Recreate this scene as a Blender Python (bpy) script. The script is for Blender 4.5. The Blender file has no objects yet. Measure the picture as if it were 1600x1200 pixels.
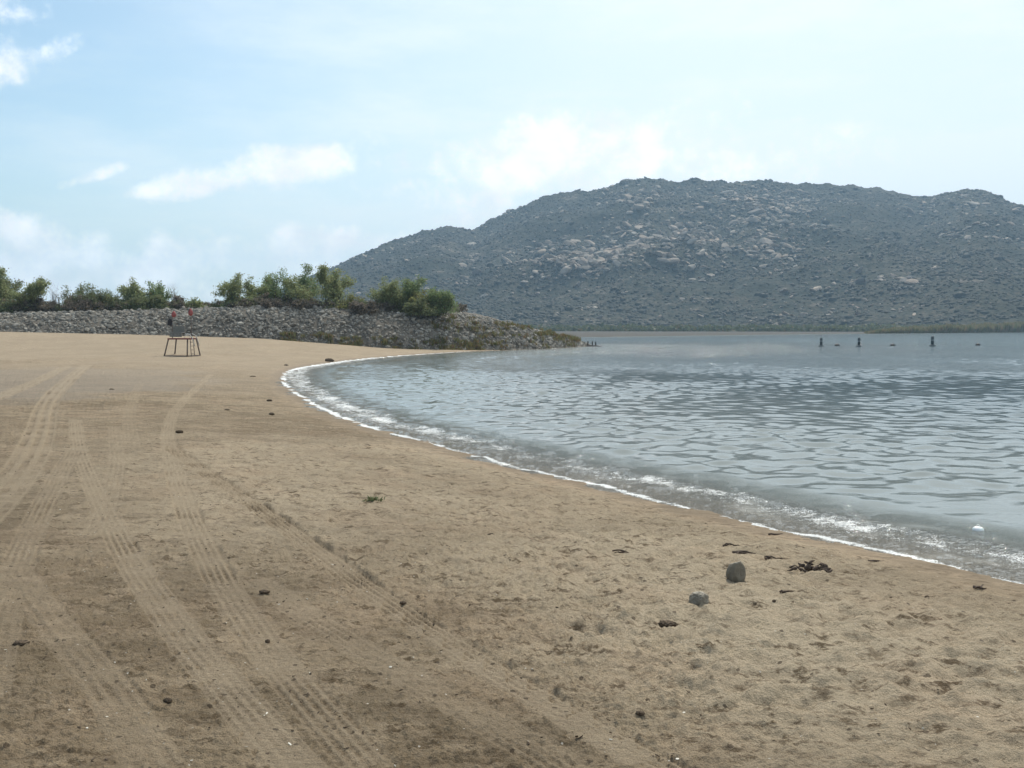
import bpy, math, random
import numpy as np
from mathutils import Vector, Matrix

S = bpy.context.scene
COL = S.collection
# ------------------------------------------------------------------ camera, sky, sun, exposure
F = 1650.0            # focal length in pixels of the 1600 px wide photograph
HOR = 513.0           # row of the true horizon
H = 2.3               # eye above the lake
PITCH = math.atan((600 - HOR) / F)
cam_d = bpy.data.cameras.new('camera'); cam = bpy.data.objects.new('camera', cam_d); COL.objects.link(cam)
cam_d.sensor_width = 36; cam_d.lens = 36 * F / 1600; cam_d.clip_end = 30000; cam_d.clip_start = 0.05
cam.location = (0, 0, H); cam.rotation_euler = (math.pi/2 - PITCH, 0, 0)
S.camera = cam

SUN_EL, SUN_AZ = 50.0, 13.0      # degrees; azimuth to the right of straight ahead
sd = bpy.data.lights.new('sun', 'SUN'); sun = bpy.data.objects.new('sun', sd); COL.objects.link(sun)
sd.energy = 4.2; sd.angle = math.radians(0.53); sd.color = (1.0, 0.93, 0.81)
_el, _az = math.radians(SUN_EL), math.radians(SUN_AZ)
_dir = Vector((math.sin(_az)*math.cos(_el), math.cos(_az)*math.cos(_el), math.sin(_el)))
sun.rotation_euler = (-_dir).to_track_quat('-Z', 'Y').to_euler()
sun.location = (0, 0, 50)

S.view_settings.view_transform = 'Standard'; S.view_settings.look = 'None'
S.view_settings.gamma = 1; S.view_settings.exposure = 0.0; S.view_settings.use_curve_mapping = False
S.render.engine = 'CYCLES'
S.cycles.max_bounces = 6; S.cycles.transparent_max_bounces = 8; S.cycles.volume_bounces = 0

class NT:
    """tiny node helper"""
    def __init__(s, tree): s.t = tree; tree.nodes.clear()
    def n(s, typ, ins=None, **kw):
        nd = s.t.nodes.new(typ)
        for k, v in kw.items(): setattr(nd, k, v)
        for k, v in (ins or {}).items():
            sock = nd.inputs[k]
            if isinstance(v, bpy.types.NodeSocket): s.t.links.new(v, sock)
            elif isinstance(v, bpy.types.Node): s.t.links.new(v.outputs[0], sock)
            else: sock.default_value = v
        return nd
    def m(s, op, a, b=0.0, c=0.0, clamp=False):
        nd = s.t.nodes.new('ShaderNodeMath'); nd.operation = op; nd.use_clamp = clamp
        for i, v in enumerate((a, b, c)):
            if isinstance(v, bpy.types.NodeSocket): s.t.links.new(v, nd.inputs[i])
            else: nd.inputs[i].default_value = v
        return nd.outputs[0]
    def mix(s, f, a, b, blend='MIX'):
        nd = s.t.nodes.new('ShaderNodeMix'); nd.data_type = 'RGBA'; nd.blend_type = blend
        for i, v in ((0, f), (6, a), (7, b)):
            if isinstance(v, bpy.types.NodeSocket): s.t.links.new(v, nd.inputs[i])
            else: nd.inputs[i].default_value = v if i == 0 else (*v, 1)
        return nd.outputs[2]
    def ramp(s, x, lo, hi, smooth=True):
        nd = s.t.nodes.new('ShaderNodeMapRange'); nd.interpolation_type = 'SMOOTHSTEP' if smooth else 'LINEAR'
        s.t.links.new(x, nd.inputs[0]); nd.inputs[1].default_value = lo; nd.inputs[2].default_value = hi
        return nd.outputs[0]
    def noise(s, vec, scale, detail=4, rough=0.55, dim='3D', dist=0.0):
        nd = s.n('ShaderNodeTexNoise', {'Vector': vec, 'Scale': scale, 'Detail': detail, 'Roughness': rough, 'Distortion': dist}, noise_dimensions=dim)
        return nd.outputs[0]
    def smap(s, vec, sc):
        return s.n('ShaderNodeMapping', {'Vector': vec, 'Scale': sc}).outputs[0]

# world: hazy summer sky with a few cumulus
W = bpy.data.worlds.new('World'); S.world = W; W.use_nodes = True
w = NT(W.node_tree)
sky = w.n('ShaderNodeTexSky', sky_type='NISHITA', sun_disc=False, sun_elevation=_el, sun_rotation=_az,
          altitude=400, air_density=1.0, dust_density=2.2, ozone_density=1.5)
tc = w.n('ShaderNodeTexCoord')
gen = tc.outputs['Generated']
sp = w.n('ShaderNodeSeparateXYZ', {'Vector': gen})
az = w.m('MULTIPLY', w.m('ARCTAN2', sp.outputs[0], sp.outputs[1]), 57.2958)
el = w.m('MULTIPLY', w.m('ARCSINE', sp.outputs[2]), 57.2958)
cn = w.noise(gen, 26, 6, 0.61)
cn2 = w.noise(gen, 7, 5, 0.55)
cn3 = w.noise(w.smap(gen, (2.5, 2.5, 9)), 1.6, 5, 0.6)
def ang(px, py):
    return math.degrees(math.atan((px-800)/F)), math.degrees(math.atan((HOR-py)/F*math.cos(math.atan((px-800)/F))))
blobs = [  # px, py, half width, half height, tilt (px rise per px), density
 (25,118,70,26,.30,.8),(75,98,50,20,.5,.75),(110,92,28,12,.7,.6),(25,20,45,32,0,.45),(0,60,40,60,0,.2),
 (165,275,48,11,.38,.75),(250,300,60,13,.15,.85),(340,285,90,24,.22,1),(450,268,95,34,.12,1),(505,250,40,20,0,.8),
 (760,300,95,55,.35,.9),(880,255,110,62,.15,1.0),(1000,250,130,50,-.05,.9),(1110,255,110,34,-.1,.55),(950,268,330,75,0,.62),
 (20,365,85,38,-.3,.85),(110,392,120,26,-.1,.6),(90,430,300,50,0,.7),(360,410,240,42,.05,.75),(500,380,100,24,0,.65),(590,385,70,20,0,.6),(480,420,230,40,0,.65)]
acc = None
for (px, py, hw, hh, tl, dn) in blobs:
    a0, e0 = ang(px, py); wa = math.degrees(hw/F); he = math.degrees(hh/F)
    da = w.m('SUBTRACT', az, a0)
    de = w.m('SUBTRACT', w.m('SUBTRACT', el, e0), w.m('MULTIPLY', da, tl))
    de = w.m('MAXIMUM', w.m('DIVIDE', de, he), w.m('DIVIDE', de, -he*0.8))
    q = w.m('ADD', w.m('POWER', w.m('ABSOLUTE', w.m('DIVIDE', da, wa)), 2.0), w.m('MULTIPLY', de, de))
    v = w.m('MULTIPLY', w.m('SUBTRACT', 1.0, w.m('MULTIPLY', q, .55)), dn)
    acc = v if acc is None else w.m('SMOOTH_MAX', acc, v, 0.12)
edge = w.m('ADD', acc, w.m('MULTIPLY', w.m('SUBTRACT', cn, .5), 2.6))
edge = w.m('ADD', edge, w.m('MULTIPLY', w.m('SUBTRACT', cn2, .5), 0.9))
cm = w.ramp(edge, 0.15, 1.15)
bright = w.m('ADD', w.m('ADD', 11.4, w.m('MULTIPLY', w.m('SUBTRACT', cn, .5), 3.5)), w.m('MULTIPLY', w.m('SUBTRACT', w.noise(w.smap(gen, (1, 1, 1.6)), 16, 4, .55), .55), 9.0))
cc = w.n('ShaderNodeCombineColor', {0: bright, 1: w.m('MULTIPLY', bright, 1.01), 2: w.m('MULTIPLY', bright, 1.02)})
# thin high veil, thicker towards the right of the sky
veil = w.m('ADD', w.m('ADD', .06, w.m('MULTIPLY', w.ramp(az, -26, 12), 0.60)), w.m('MULTIPLY', w.ramp(cn3, 0.35, 0.75), 0.35))
veil = w.m('ADD', veil, w.m('MULTIPLY', w.ramp(el, 14, 0), 0.30))
veil = w.m('MINIMUM', veil, 0.85)
base = w.mix(veil, (0,0,0), (0,0,0))
skyc = w.mix(1.0, sky.outputs[0], (.98, 1.20, 1.18), 'MULTIPLY')
base = w.mix(veil, (1,1,1), (9.5, 10.2, 10.5))
W.node_tree.links.new(skyc, base.node.inputs[6])
fin = w.mix(w.m('MULTIPLY', cm, 0.92), (1,1,1), (1,1,1))
W.node_tree.links.new(base, fin.node.inputs[6]); W.node_tree.links.new(cc.outputs[0], fin.node.inputs[7])
bg = w.n('ShaderNodeBackground', {'Color': fin, 'Strength': 0.115})
w.n('ShaderNodeOutputWorld', {'Surface': bg})

# ------------------------------------------------------------------ numeric helpers
RS = np.random.RandomState(7)
_P = RS.permutation(512); _A = RS.rand(512) * 2*np.pi; _GX, _GY = np.cos(_A), np.sin(_A)
def perlin(x, y, seed=0):
    x = x + seed*17.13; y = y - seed*9.71
    xi = np.floor(x).astype(np.int64); yi = np.floor(y).astype(np.int64); xf = x-xi; yf = y-yi
    u = xf*xf*xf*(xf*(xf*6-15)+10); v = yf*yf*yf*(yf*(yf*6-15)+10)
    def g(ix, iy, fx, fy):
        h = _P[(_P[ix & 511] + iy) & 511]
        return _GX[h]*fx + _GY[h]*fy
    n00 = g(xi, yi, xf, yf); n10 = g(xi+1, yi, xf-1, yf); n01 = g(xi, yi+1, xf, yf-1); n11 = g(xi+1, yi+1, xf-1, yf-1)
    return ((n00*(1-u)+n10*u)*(1-v) + (n01*(1-u)+n11*u)*v) * 1.5
def fbm(x, y, oct=4, gain=.5, seed=0, ridge=False):
    s = 0; a = 1.0; t = 0
    for k in range(oct):
        n = perlin(x*2**k, y*2**k, seed+k)
        if ridge: n = 1-2*np.abs(n)
        s = s + a*n; t += a; a *= gain
    return s/t
def sstep(a, b, x):
    t = np.clip((x-a)/(b-a), 0, 1); return t*t*(3-2*t)

def ray(px, py):
    c, s = math.cos(PITCH), math.sin(PITCH)
    u = (600-py)/F
    return np.array([(px-800)/F, c + u*s, -s + u*c])
def at_z(px, py, z=0.0):
    d = ray(px, py); t = (z-H)/d[2]; return (d[0]*t, d[1]*t)
def at_y(px, py, Y):
    d = ray(px, py); t = Y/d[1]; return (d[0]*t, Y, H + d[2]*t)

def chaikin(P, n=2, closed=False):
    P = np.array(P, float)
    for _ in range(n):
        Q = []
        m = len(P)
        rng = range(m) if closed else range(m-1)
        if not closed: Q.append(P[0])
        for i in rng:
            a, b = P[i], P[(i+1) % m]; Q += [a*.75+b*.25, a*.25+b*.75]
        if not closed: Q.append(P[-1])
        P = np.array(Q)
    return P

# ------------------------------------------------------------------ the lake outline (world metres, from z = 0)
near_px = [(1600,918),(1500,893),(1400,868),(1300,846),(1200,827),(1100,804),(1000,777),(900,753),(800,730),(700,702),(620,682),
           (560,664),(510,644),(470,622),(446,606),(438,592),(443,582),(462,575),(500,569),(560,561),(640,554.5),(720,549.6),(780,547.5),(850,545),(905,541.5),(918,540)]
shore = [at_z(*p) for p in near_px]
outline = [(60,-120),(26,-30),(14,-4),(9,4.5)] + shore + [(7,141),(-10,150),(-60,175),(-160,230),(-160,262),(-60,266),
           at_z(905,527),at_z(1000,525.7),at_z(1100,524.3),at_z(1250,522.4),at_z(1360,521.2),at_z(1600,519.2),(520,800),(900,760),(1300,300),(900,-500),(200,-300)]
OUT = chaikin(outline, 1, True)
def sdf(x, y):
    """signed distance to the waterline; positive on land"""
    d = np.full(x.shape, 1e18); inside = np.zeros(x.shape, bool)
    n = len(OUT)
    for i in range(n):
        ax, ay = OUT[i]; bx, by = OUT[(i+1) % n]
        ex, ey = bx-ax, by-ay; px, py = x-ax, y-ay
        t = np.clip((px*ex+py*ey)/(ex*ex+ey*ey), 0, 1)
        d = np.minimum(d, (px-t*ex)**2 + (py-t*ey)**2)
        c = ((ay > y) != (by > y))
        if by != ay: c &= (x < (bx-ax)*(y-ay)/(by-ay) + ax)
        inside ^= c
    d = np.sqrt(d)
    return np.where(inside, -d, d)
FX = [-60,-48,-36,-24,-18,-12,-6,0,10]; FZ = [1.5,1.35,1.1,.75,.35,.0,-.15,-.2,-.3]
def ground_h(x, y, d):
    land = .62*(1-np.exp(-np.maximum(d, 0)/6.5))
    far = sstep(160, 260, y)
    z = np.where(d > 0, land*(1-far) + far*np.minimum(.02+.0022*d, 1.4), np.maximum(d*.085, -3.0))
    rise = np.interp(x*100/np.maximum(y, 1), FX, FZ)
    z = z + rise*sstep(68, 101, y)*(1-far)*sstep(0, 10, d)
    # a low scarp left by the old high water
    return z
def gz(x, y):
    X = np.array([float(x)]); Y = np.array([float(y)])
    return float(ground_h(X, Y, sdf(X, Y))[0])
def gp(px, py):
    """world point of a picture point that lies on the sand"""
    d = ray(px, py); z = .4
    for _ in range(25):
        t = (z-H)/d[2]; z = .5*z + .5*gz(d[0]*t, d[1]*t)
    return np.array([d[0]*t, d[1]*t, z])

def mesh_from(name, V, Fc, mat=None, parent=None, smooth=False, attrs=None):
    me = bpy.data.meshes.new(name)
    V = np.asarray(V, np.float32); Fc = np.asarray(Fc, np.int32)
    k = Fc.shape[1]
    me.vertices.add(len(V)); me.vertices.foreach_set('co', V.ravel())
    me.loops.add(Fc.size); me.loops.foreach_set('vertex_index', Fc.ravel())
    me.polygons.add(len(Fc)); me.polygons.foreach_set('loop_start', np.arange(0, Fc.size, k, dtype=np.int32))
    me.polygons.foreach_set('use_smooth', np.full(len(Fc), smooth))
    me.update(calc_edges=True)
    for an, av in (attrs or {}).items():
        a = me.attributes.new(an, 'FLOAT', 'POINT'); a.data.foreach_set('value', np.asarray(av, np.float32))
    if mat: me.materials.append(mat)
    o = bpy.data.objects.new(name, me); COL.objects.link(o)
    if parent: o.parent = parent
    return o
def tag(o, label=None, cat=None, group=None, kind=None):
    if label: o['label'] = label
    if cat: o['category'] = cat
    if group: o['group'] = group
    if kind: o['kind'] = kind
    return o
def empty(name, loc, rz=0.0):
    o = bpy.data.objects.new(name, None); COL.objects.link(o); o.location = loc; o.rotation_euler = (0, 0, rz)
    o.empty_display_size = .2
    return o
def grid_faces(nr, nc, wrap=False):
    i = np.arange(nr-1)[:, None]; j = np.arange(nc if wrap else nc-1)[None, :]
    j2 = (j+1) % nc
    a = i*nc+j; b = i*nc+j2; c = (i+1)*nc+j2; d = (i+1)*nc+j
    return np.stack([np.broadcast_to(v, (nr-1, j.shape[1])) for v in (a, d, c, b)], -1).reshape(-1, 4)

class MB:
    """collects tubes, boxes and loose shapes into one mesh"""
    def __init__(s): s.v = []; s.f = []
    def add(s, V, Fs):
        o = len(s.v); s.v += [tuple(p) for p in V]; s.f += [tuple(i+o for i in f) for f in Fs]
    def tube(s, pts, rad, n=6):
        pts = [Vector(p) for p in pts]
        if not hasattr(rad, '__len__'): rad = [rad]*len(pts)
        rings = []
        for i, p in enumerate(pts):
            t = (pts[min(i+1, len(pts)-1)] - pts[max(i-1, 0)]).normalized()
            u = t.cross(Vector((0, 0, 1)) if abs(t.z) < .9 else Vector((1, 0, 0))).normalized(); v = t.cross(u)
            rings.append([p + (u*math.cos(2*math.pi*k/n) + v*math.sin(2*math.pi*k/n))*rad[i] for k in range(n)])
        V = [q for r in rings for q in r]; Fs = []
        for i in range(len(pts)-1):
            for k in range(n): Fs.append((i*n+k, i*n+(k+1) % n, (i+1)*n+(k+1) % n, (i+1)*n+k))
        Fs.append(tuple(range(n-1, -1, -1))); Fs.append(tuple((len(pts)-1)*n+k for k in range(n)))
        s.add(V, Fs)
    def box(s, c, d, rz=0, rx=0):
        M = Matrix.Rotation(rz, 3, 'Z') @ Matrix.Rotation(rx, 3, 'X')
        V = [Vector(c) + M @ Vector((x*d[0]/2, y*d[1]/2, z*d[2]/2)) for x in (-1, 1) for y in (-1, 1) for z in (-1, 1)]
        s.add(V, [(0,1,3,2),(4,6,7,5),(0,4,5,1),(2,3,7,6),(0,2,6,4),(1,5,7,3)])
    def lathe(s, prof, n=20, c=(0, 0, 0)):
        V = [(c[0]+r*math.cos(2*math.pi*k/n), c[1]+r*math.sin(2*math.pi*k/n), c[2]+z) for r, z in prof for k in range(n)]
        Fs = [(i*n+k, i*n+(k+1) % n, (i+1)*n+(k+1) % n, (i+1)*n+k) for i in range(len(prof)-1) for k in range(n)]
        Fs.append(tuple(range(n-1, -1, -1))); Fs.append(tuple((len(prof)-1)*n+k for k in range(n)))
        s.add(V, Fs)
    def build(s, name, mat, parent=None, smooth=False, bevel=0):
        me = bpy.data.meshes.new(name); me.from_pydata([tuple(p) for p in s.v], [], s.f); me.materials.append(mat)
        if smooth: me.polygons.foreach_set('use_smooth', [True]*len(me.polygons))
        me.update()
        o = bpy.data.objects.new(name, me); COL.objects.link(o); o.parent = parent
        if bevel:
            b = o.modifiers.new('bevel', 'BEVEL'); b.width = bevel; b.segments = 2
        return o

# ------------------------------------------------------------------ materials
def new_mat(name):
    m = bpy.data.materials.new(name); m.use_nodes = True; return m, NT(m.node_tree)
def finish(t, col, rough=.8, normal=None, spec=.3, **kw):
    ins = {'Base Color': col if isinstance(col, bpy.types.NodeSocket) else (*col, 1), 'Roughness': rough, 'Specular IOR Level': spec}
    if normal is not None: ins['Normal'] = normal
    ins.update(kw)
    b = t.n('ShaderNodeBsdfPrincipled', ins)
    t.n('ShaderNodeOutputMaterial', {'Surface': b.outputs[0]})
    return b
def bump(t, h, strength, dist):
    return t.n('ShaderNodeBump', {'Height': h, 'Strength': strength, 'Distance': dist}).outputs[0]
def plain(name, col, rough=.6, var=.25, scale=12, metallic=0.0):
    m, t = new_mat(name)
    pos = t.n('ShaderNodeTexCoord').outputs['Object']
    n = t.noise(pos, scale, 5, .6)
    c = t.mix(t.ramp(n, .3, .7), tuple(v*(1-var) for v in col), tuple(min(1, v*(1+var)) for v in col))
    finish(t, c, rough, bump(t, n, .3, .01), Metallic=metallic)
    return m

def mat_sand():
    m, t = new_mat('sand')
    pos = t.n('ShaderNodeNewGeometry').outputs['Position']
    dd = t.n('ShaderNodeAttribute', attribute_name='shore_distance').outputs['Fac']
    loose = t.n('ShaderNodeAttribute', attribute_name='looseness').outputs['Fac']
    tr = t.n('ShaderNodeAttribute', attribute_name='track').outputs['Fac']
    n1 = t.noise(t.smap(pos, (1, .6, 1)), .35, 5, .6)
    n2 = t.noise(pos, 2.6, 6, .65)
    n3 = t.noise(pos, 22, 5, .7)
    n4 = t.noise(pos, 110, 4, .8)
    c = t.mix(t.ramp(n1, .38, .62), (.235, .180, .114), (.330, .255, .168))
    c = t.mix(t.m('MULTIPLY', t.ramp(n2, .46, .66), .6), c, (.43, .335, .228))
    c = t.mix(t.m('MULTIPLY', t.ramp(t.noise(t.smap(pos, (.7, 1.4, 1)), 1.7, 7, .72), .47, .62), .6), c, (.165, .122, .075))
    c = t.mix(t.m('MULTIPLY', loose, .85), c, (.56, .46, .33))
    # darker organic litter between the dry crust
    lit = t.m('MULTIPLY', t.ramp(t.noise(t.smap(pos, (.8, 1.3, 1)), 8, 7, .74), .50, .61), t.m('MULTIPLY_ADD', t.ramp(n2, .36, .6), .8, .2))
    c = t.mix(t.m('MULTIPLY', t.m('MULTIPLY', lit, t.m('SUBTRACT', 1.0, t.m('MULTIPLY', tr, .8))), .95), c, (.135, .096, .056))
    pk_ = t.ramp(t.noise(pos, .9, 4, .6), .45, .68)
    c = t.mix(t.m('MULTIPLY', pk_, .6), c, t.mix(1.0, c, (1.03, .98, .96), 'MULTIPLY'))
    gr = t.n('ShaderNodeAttribute', attribute_name='grey').outputs['Fac']
    c = t.mix(t.m('MULTIPLY', gr, .55), c, (.27, .232, .19))
    c = t.mix(t.m('MULTIPLY', tr, .6), c, (.40, .315, .215))
    gro = t.n('ShaderNodeAttribute', attribute_name='groove_shade').outputs['Fac']
    c = t.mix(t.m('MULTIPLY', gro, .8), c, (.15, .108, .064))  # shade inside the tread grooves, painted into the colour as darker sand
    # grains
    c = t.mix(.55, c, t.n('ShaderNodeCombineColor', {0: t.m('MULTIPLY_ADD', n4, 1.3, -.1), 1: t.m('MULTIPLY_ADD', n4, 1.3, -.1), 2: t.m('MULTIPLY_ADD', n4, 1.25, -.08)}).outputs[0], 'OVERLAY')
    vo = t.n('ShaderNodeTexVoronoi', {'Vector': pos, 'Scale': 26.0})
    chip = t.m('MULTIPLY', t.m('LESS_THAN', vo.outputs['Distance'], .15), t.m('GREATER_THAN', t.n('ShaderNodeSeparateColor', {'Color': vo.outputs['Color']}).outputs[0], .965))
    c = t.mix(t.m('MULTIPLY', chip, .8), c, (.72, .68, .6))
    vo2 = t.n('ShaderNodeTexVoronoi', {'Vector': pos, 'Scale': 17.0})
    chip2 = t.m('MULTIPLY', t.m('LESS_THAN', vo2.outputs['Distance'], .26), t.m('GREATER_THAN', t.n('ShaderNodeSeparateColor', {'Color': vo2.outputs['Color']}).outputs[1], .9))
    c = t.mix(t.m('MULTIPLY', chip2, .7), c, (.07, .05, .035))
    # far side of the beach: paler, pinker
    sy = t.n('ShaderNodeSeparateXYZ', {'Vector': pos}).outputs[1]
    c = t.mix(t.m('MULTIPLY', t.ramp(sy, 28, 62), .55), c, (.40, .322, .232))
    # grey gravelly patch and the mud flats of the other shore
    c = t.mix(t.ramp(sy, 180, 250), c, (.075, .070, .061))
    # wet rim
    edge = t.m('ADD', dd, t.m('MULTIPLY', t.m('SUBTRACT', n2, .5), .7))
    wet = t.ramp(edge, .95, .2)
    c = t.mix(wet, c, t.mix(1.0, c, (.60, .58, .56), 'MULTIPLY'))
    rough = t.m('SUBTRACT', .95, t.m('MULTIPLY', wet, .12))
    hh = t.m('ADD', t.m('MULTIPLY', n3, 1.0), t.m('MULTIPLY', n4, .30))
    hh = t.m('ADD', hh, t.m('MULTIPLY', n2, .9))
    hh = t.m('SUBTRACT', hh, t.m('MULTIPLY', chip2, .1))
    st = t.m('MULTIPLY_ADD', wet, -.75, 1.0)
    nrm = bump(t, hh, st, .075)
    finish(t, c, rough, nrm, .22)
    return m

def mat_water():
    m, t = new_mat('lake_water')
    pos = t.n('ShaderNodeNewGeometry').outputs['Position']
    dd = t.n('ShaderNodeAttribute', attribute_name='shore_distance').outputs['Fac']     # metres out from the rim
    foam = t.n('ShaderNodeAttribute', attribute_name='foam').outputs['Fac']
    chop = t.n('ShaderNodeAttribute', attribute_name='chop').outputs['Fac']
    big = t.noise(t.smap(pos, (.5, 1.0, 1)), .035, 4, .6)
    body = t.mix(t.ramp(dd, 0, 2.2), (.22, .19, .145), (.15, .165, .15))
    body = t.mix(t.ramp(dd, 4, 26), body, (.022, .046, .052))
    body = t.mix(t.ramp(dd, 30, 70), body, (.032, .078, .098))
    # ripples too small for the mesh
    r1 = t.noise(t.smap(pos, (1, 1.7, 1)), 5.0, 4, .6)
    r2 = t.noise(t.smap(pos, (1, 1.5, 1)), 22.0, 3, .6)
    r0 = t.noise(t.smap(pos, (.8, 1.8, 1)), 1.1, 4, .62)
    h = t.m('ADD', t.m('MULTIPLY', r1, t.m('MULTIPLY_ADD', chop, .034, .0028)), t.m('MULTIPLY', r2, t.m('MULTIPLY_ADD', chop, .005, .0003)))
    h = t.m('ADD', h, t.m('MULTIPLY', t.m('MULTIPLY', r0, t.m('MULTIPLY', chop, t.m('MULTIPLY_ADD', t.ramp(t.noise(t.smap(pos, (1, .35, 1)), .35, 4, .7), .3, .7), .9, .55))), .14))
    surf = t.m('MULTIPLY', t.ramp(dd, 2.6, 1.0), t.ramp(t.noise(pos, 1.1, 3), .25, .5))
    h = t.m('ADD', h, t.m('MULTIPLY', t.m('MULTIPLY', r2, surf), .075))
    h = t.m('ADD', h, t.m('MULTIPLY', t.m('MULTIPLY', t.noise(pos, 9, 3), surf), .07))
    nrm = bump(t, h, 1.0, 1.0)
    fn = t.m('MULTIPLY_ADD', t.noise(pos, 48, 4, .8), .6, t.m('MULTIPLY', t.noise(pos, 7, 4, .7), .4))
    fn2 = t.noise(pos, 3.0, 3, .6)
    fm = t.ramp(t.m('ADD', foam, t.m('MULTIPLY', t.m('SUBTRACT', fn, .5), 4.4)), .62, .80)
    fm = t.m('MULTIPLY', fm, t.ramp(foam, .02, .15))
    col = t.mix(fm, body, (.82, .83, .82))  # foam white; its fine specks also paint in sun sparkle
    rough = t.m('ADD', t.m('MULTIPLY_ADD', chop, .07, .02), t.m('MULTIPLY', fm, .6))
    b = finish(t, col, rough, nrm, .5, IOR=1.333)
    return m

def mat_stone(name, dark, light, warm, scale=3.0, top=None):
    m, t = new_mat(name)
    pos = t.n('ShaderNodeTexCoord').outputs['Object']
    isl = t.n('ShaderNodeNewGeometry').outputs['Random Per Island']
    obr = t.n('ShaderNodeObjectInfo').outputs['Random']
    r = t.m('FRACT', t.m('ADD', isl, obr))
    c = t.mix(t.m('POWER', r, 1.4), dark, light)
    c = t.mix(t.m('MULTIPLY', t.m('FRACT', t.m('MULTIPLY', r, 7.3)), .6), c, warm)
    n = t.noise(pos, scale, 6, .65); n2 = t.noise(pos, scale*7, 4, .7)
    c = t.mix(.6, c, t.n('ShaderNodeCombineColor', {0: n, 1: n, 2: n}).outputs[0], 'OVERLAY')
    c = t.mix(t.m('MULTIPLY', t.ramp(n2, .5, .7), .35), c, tuple(v*.5 for v in dark))
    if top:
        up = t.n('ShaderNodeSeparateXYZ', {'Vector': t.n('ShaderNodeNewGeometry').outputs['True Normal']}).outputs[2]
        c = t.mix(t.ramp(t.m('ADD', up, t.m('MULTIPLY', n, .5)), .9, 1.2), c, top)  # pale upward faces: settled dust, with sunlit brightness painted in
    finish(t, c, .88, bump(t, t.m('ADD', n, t.m('MULTIPLY', n2, .3)), .6, .25/scale), .25)
    return m

def mat_leaf(name, c0, c1, dry=(.16, .12, .06), dryf=.12):
    m, t = new_mat(name)
    r = t.n('ShaderNodeNewGeometry').outputs['Random Per Island']
    c = t.mix(r, c0, c1)
    c = t.mix(t.m('MULTIPLY', t.m('GREATER_THAN', t.m('FRACT', t.m('MULTIPLY', r, 13.7)), 1-dryf), .8), c, dry)
    b = t.n('ShaderNodeBsdfPrincipled', {'Base Color': c, 'Roughness': .6, 'Specular IOR Level': .25})
    tr = t.n('ShaderNodeBsdfTranslucent', {'Color': c})
    mx = t.n('ShaderNodeMixShader', {0: .45, 1: b.outputs[0], 2: tr.outputs[0]})
    t.n('ShaderNodeOutputMaterial', {'Surface': mx.outputs[0]})
    return m

def mat_mountain():
    m, t = new_mat('chaparral_slope')
    pos = t.n('ShaderNodeNewGeometry').outputs['Position']
    n1 = t.noise(pos, .008, 6, .6); n2 = t.noise(pos, .05, 6, .7); n3 = t.noise(pos, .22, 4, .75)
    c = t.mix(t.ramp(n1, .35, .65), (.040, .043, .028), (.085, .078, .056))
    c = t.mix(t.m('MULTIPLY', t.ramp(n2, .45, .65), .6), c, (.125, .105, .078))
    c = t.mix(t.ramp(n3, .40, .62), c, (.020, .028, .018))
    z = t.n('ShaderNodeSeparateXYZ', {'Vector': pos}).outputs[2]
    wv = t.m('ADD', n2, t.m('MULTIPLY', n1, .5))
    rock = t.m('MULTIPLY', t.ramp(wv, .86, .93), t.ramp(n3, .35, .6))
    c = t.mix(t.m('MULTIPLY', rock, .7), c, (.30, .255, .21))
    finish(t, c, .95, bump(t, t.m('ADD', t.m('MULTIPLY', n3, 1.3), t.m('MULTIPLY', n2, 7.0)), .9, 1.0), .1)
    return m

M = {}
M['sand'] = mat_sand(); M['water'] = mat_water(); M['mountain'] = mat_mountain()
M['riprap'] = mat_stone('riprap_stone', (.14, .135, .12), (.40, .38, .335), (.28, .24, .19), 3)
M['bank'] = plain('bank_earth', (.12, .105, .085), .95, .4, 1.5)
M['boulder'] = mat_stone('granite_boulder', (.13, .12, .105), (.40, .355, .30), (.40, .29, .21), .08)
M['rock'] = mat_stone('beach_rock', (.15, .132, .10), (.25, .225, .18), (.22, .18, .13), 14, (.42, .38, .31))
M['bark'] = plain('bark', (.10, .078, .055), .9, .3, 8)
M['twig'] = plain('bare_twig', (.17, .145, .125), .9, .3, 8)
M['leaf_olive'] = mat_leaf('olive_leaf', (.18, .21, .09), (.36, .40, .20))
M['leaf_green'] = mat_leaf('green_leaf', (.12, .175, .075), (.28, .35, .16))
M['leaf_yellow'] = mat_leaf('yellow_green_leaf', (.17, .18, .06), (.30, .31, .12), dryf=.2)
M['leaf_dark'] = mat_leaf('dark_leaf', (.10, .125, .06), (.21, .24, .12))
M['leaf_brown'] = mat_leaf('dry_brush_leaf', (.13, .112, .092), (.24, .205, .17), dry=(.07, .075, .035), dryf=.2)
M['reed'] = mat_leaf('reed_leaf', (.10, .115, .05), (.20, .18, .095), dry=(.20, .15, .09), dryf=.3)
M['farleaf'] = mat_leaf('far_leaf', (.07, .09, .045), (.13, .145, .075))
M['steel'] = plain('rusty_steel', (.13, .10, .08), .6, .3, 10)
M['grey_board'] = plain('weathered_grey_board', (.17, .17, .155), .8, .2, 10)
M['pale_pipe'] = plain('galvanised_pipe', (.42, .42, .40), .45, .12, 20)
M['red'] = plain('red_plastic', (.27, .07, .065), .7, .12, 6)
M['dark_red'] = plain('dark_red_paint', (.14, .035, .028), .6, .2, 6)
M['black'] = plain('dark_cloth', (.03, .026, .028), .9, .3, 12)
M['buoy'] = plain('weathered_buoy_plastic', (.10, .12, .125), .55, .2, 6)
M['buoy_band'] = plain('pale_buoy_band', (.30, .32, .32), .5, .1, 6)
M['float'] = plain('dark_float', (.045, .04, .04), .5, .2, 8)
M['post'] = plain('wet_post', (.055, .05, .045), .8, .3, 10)
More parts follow.
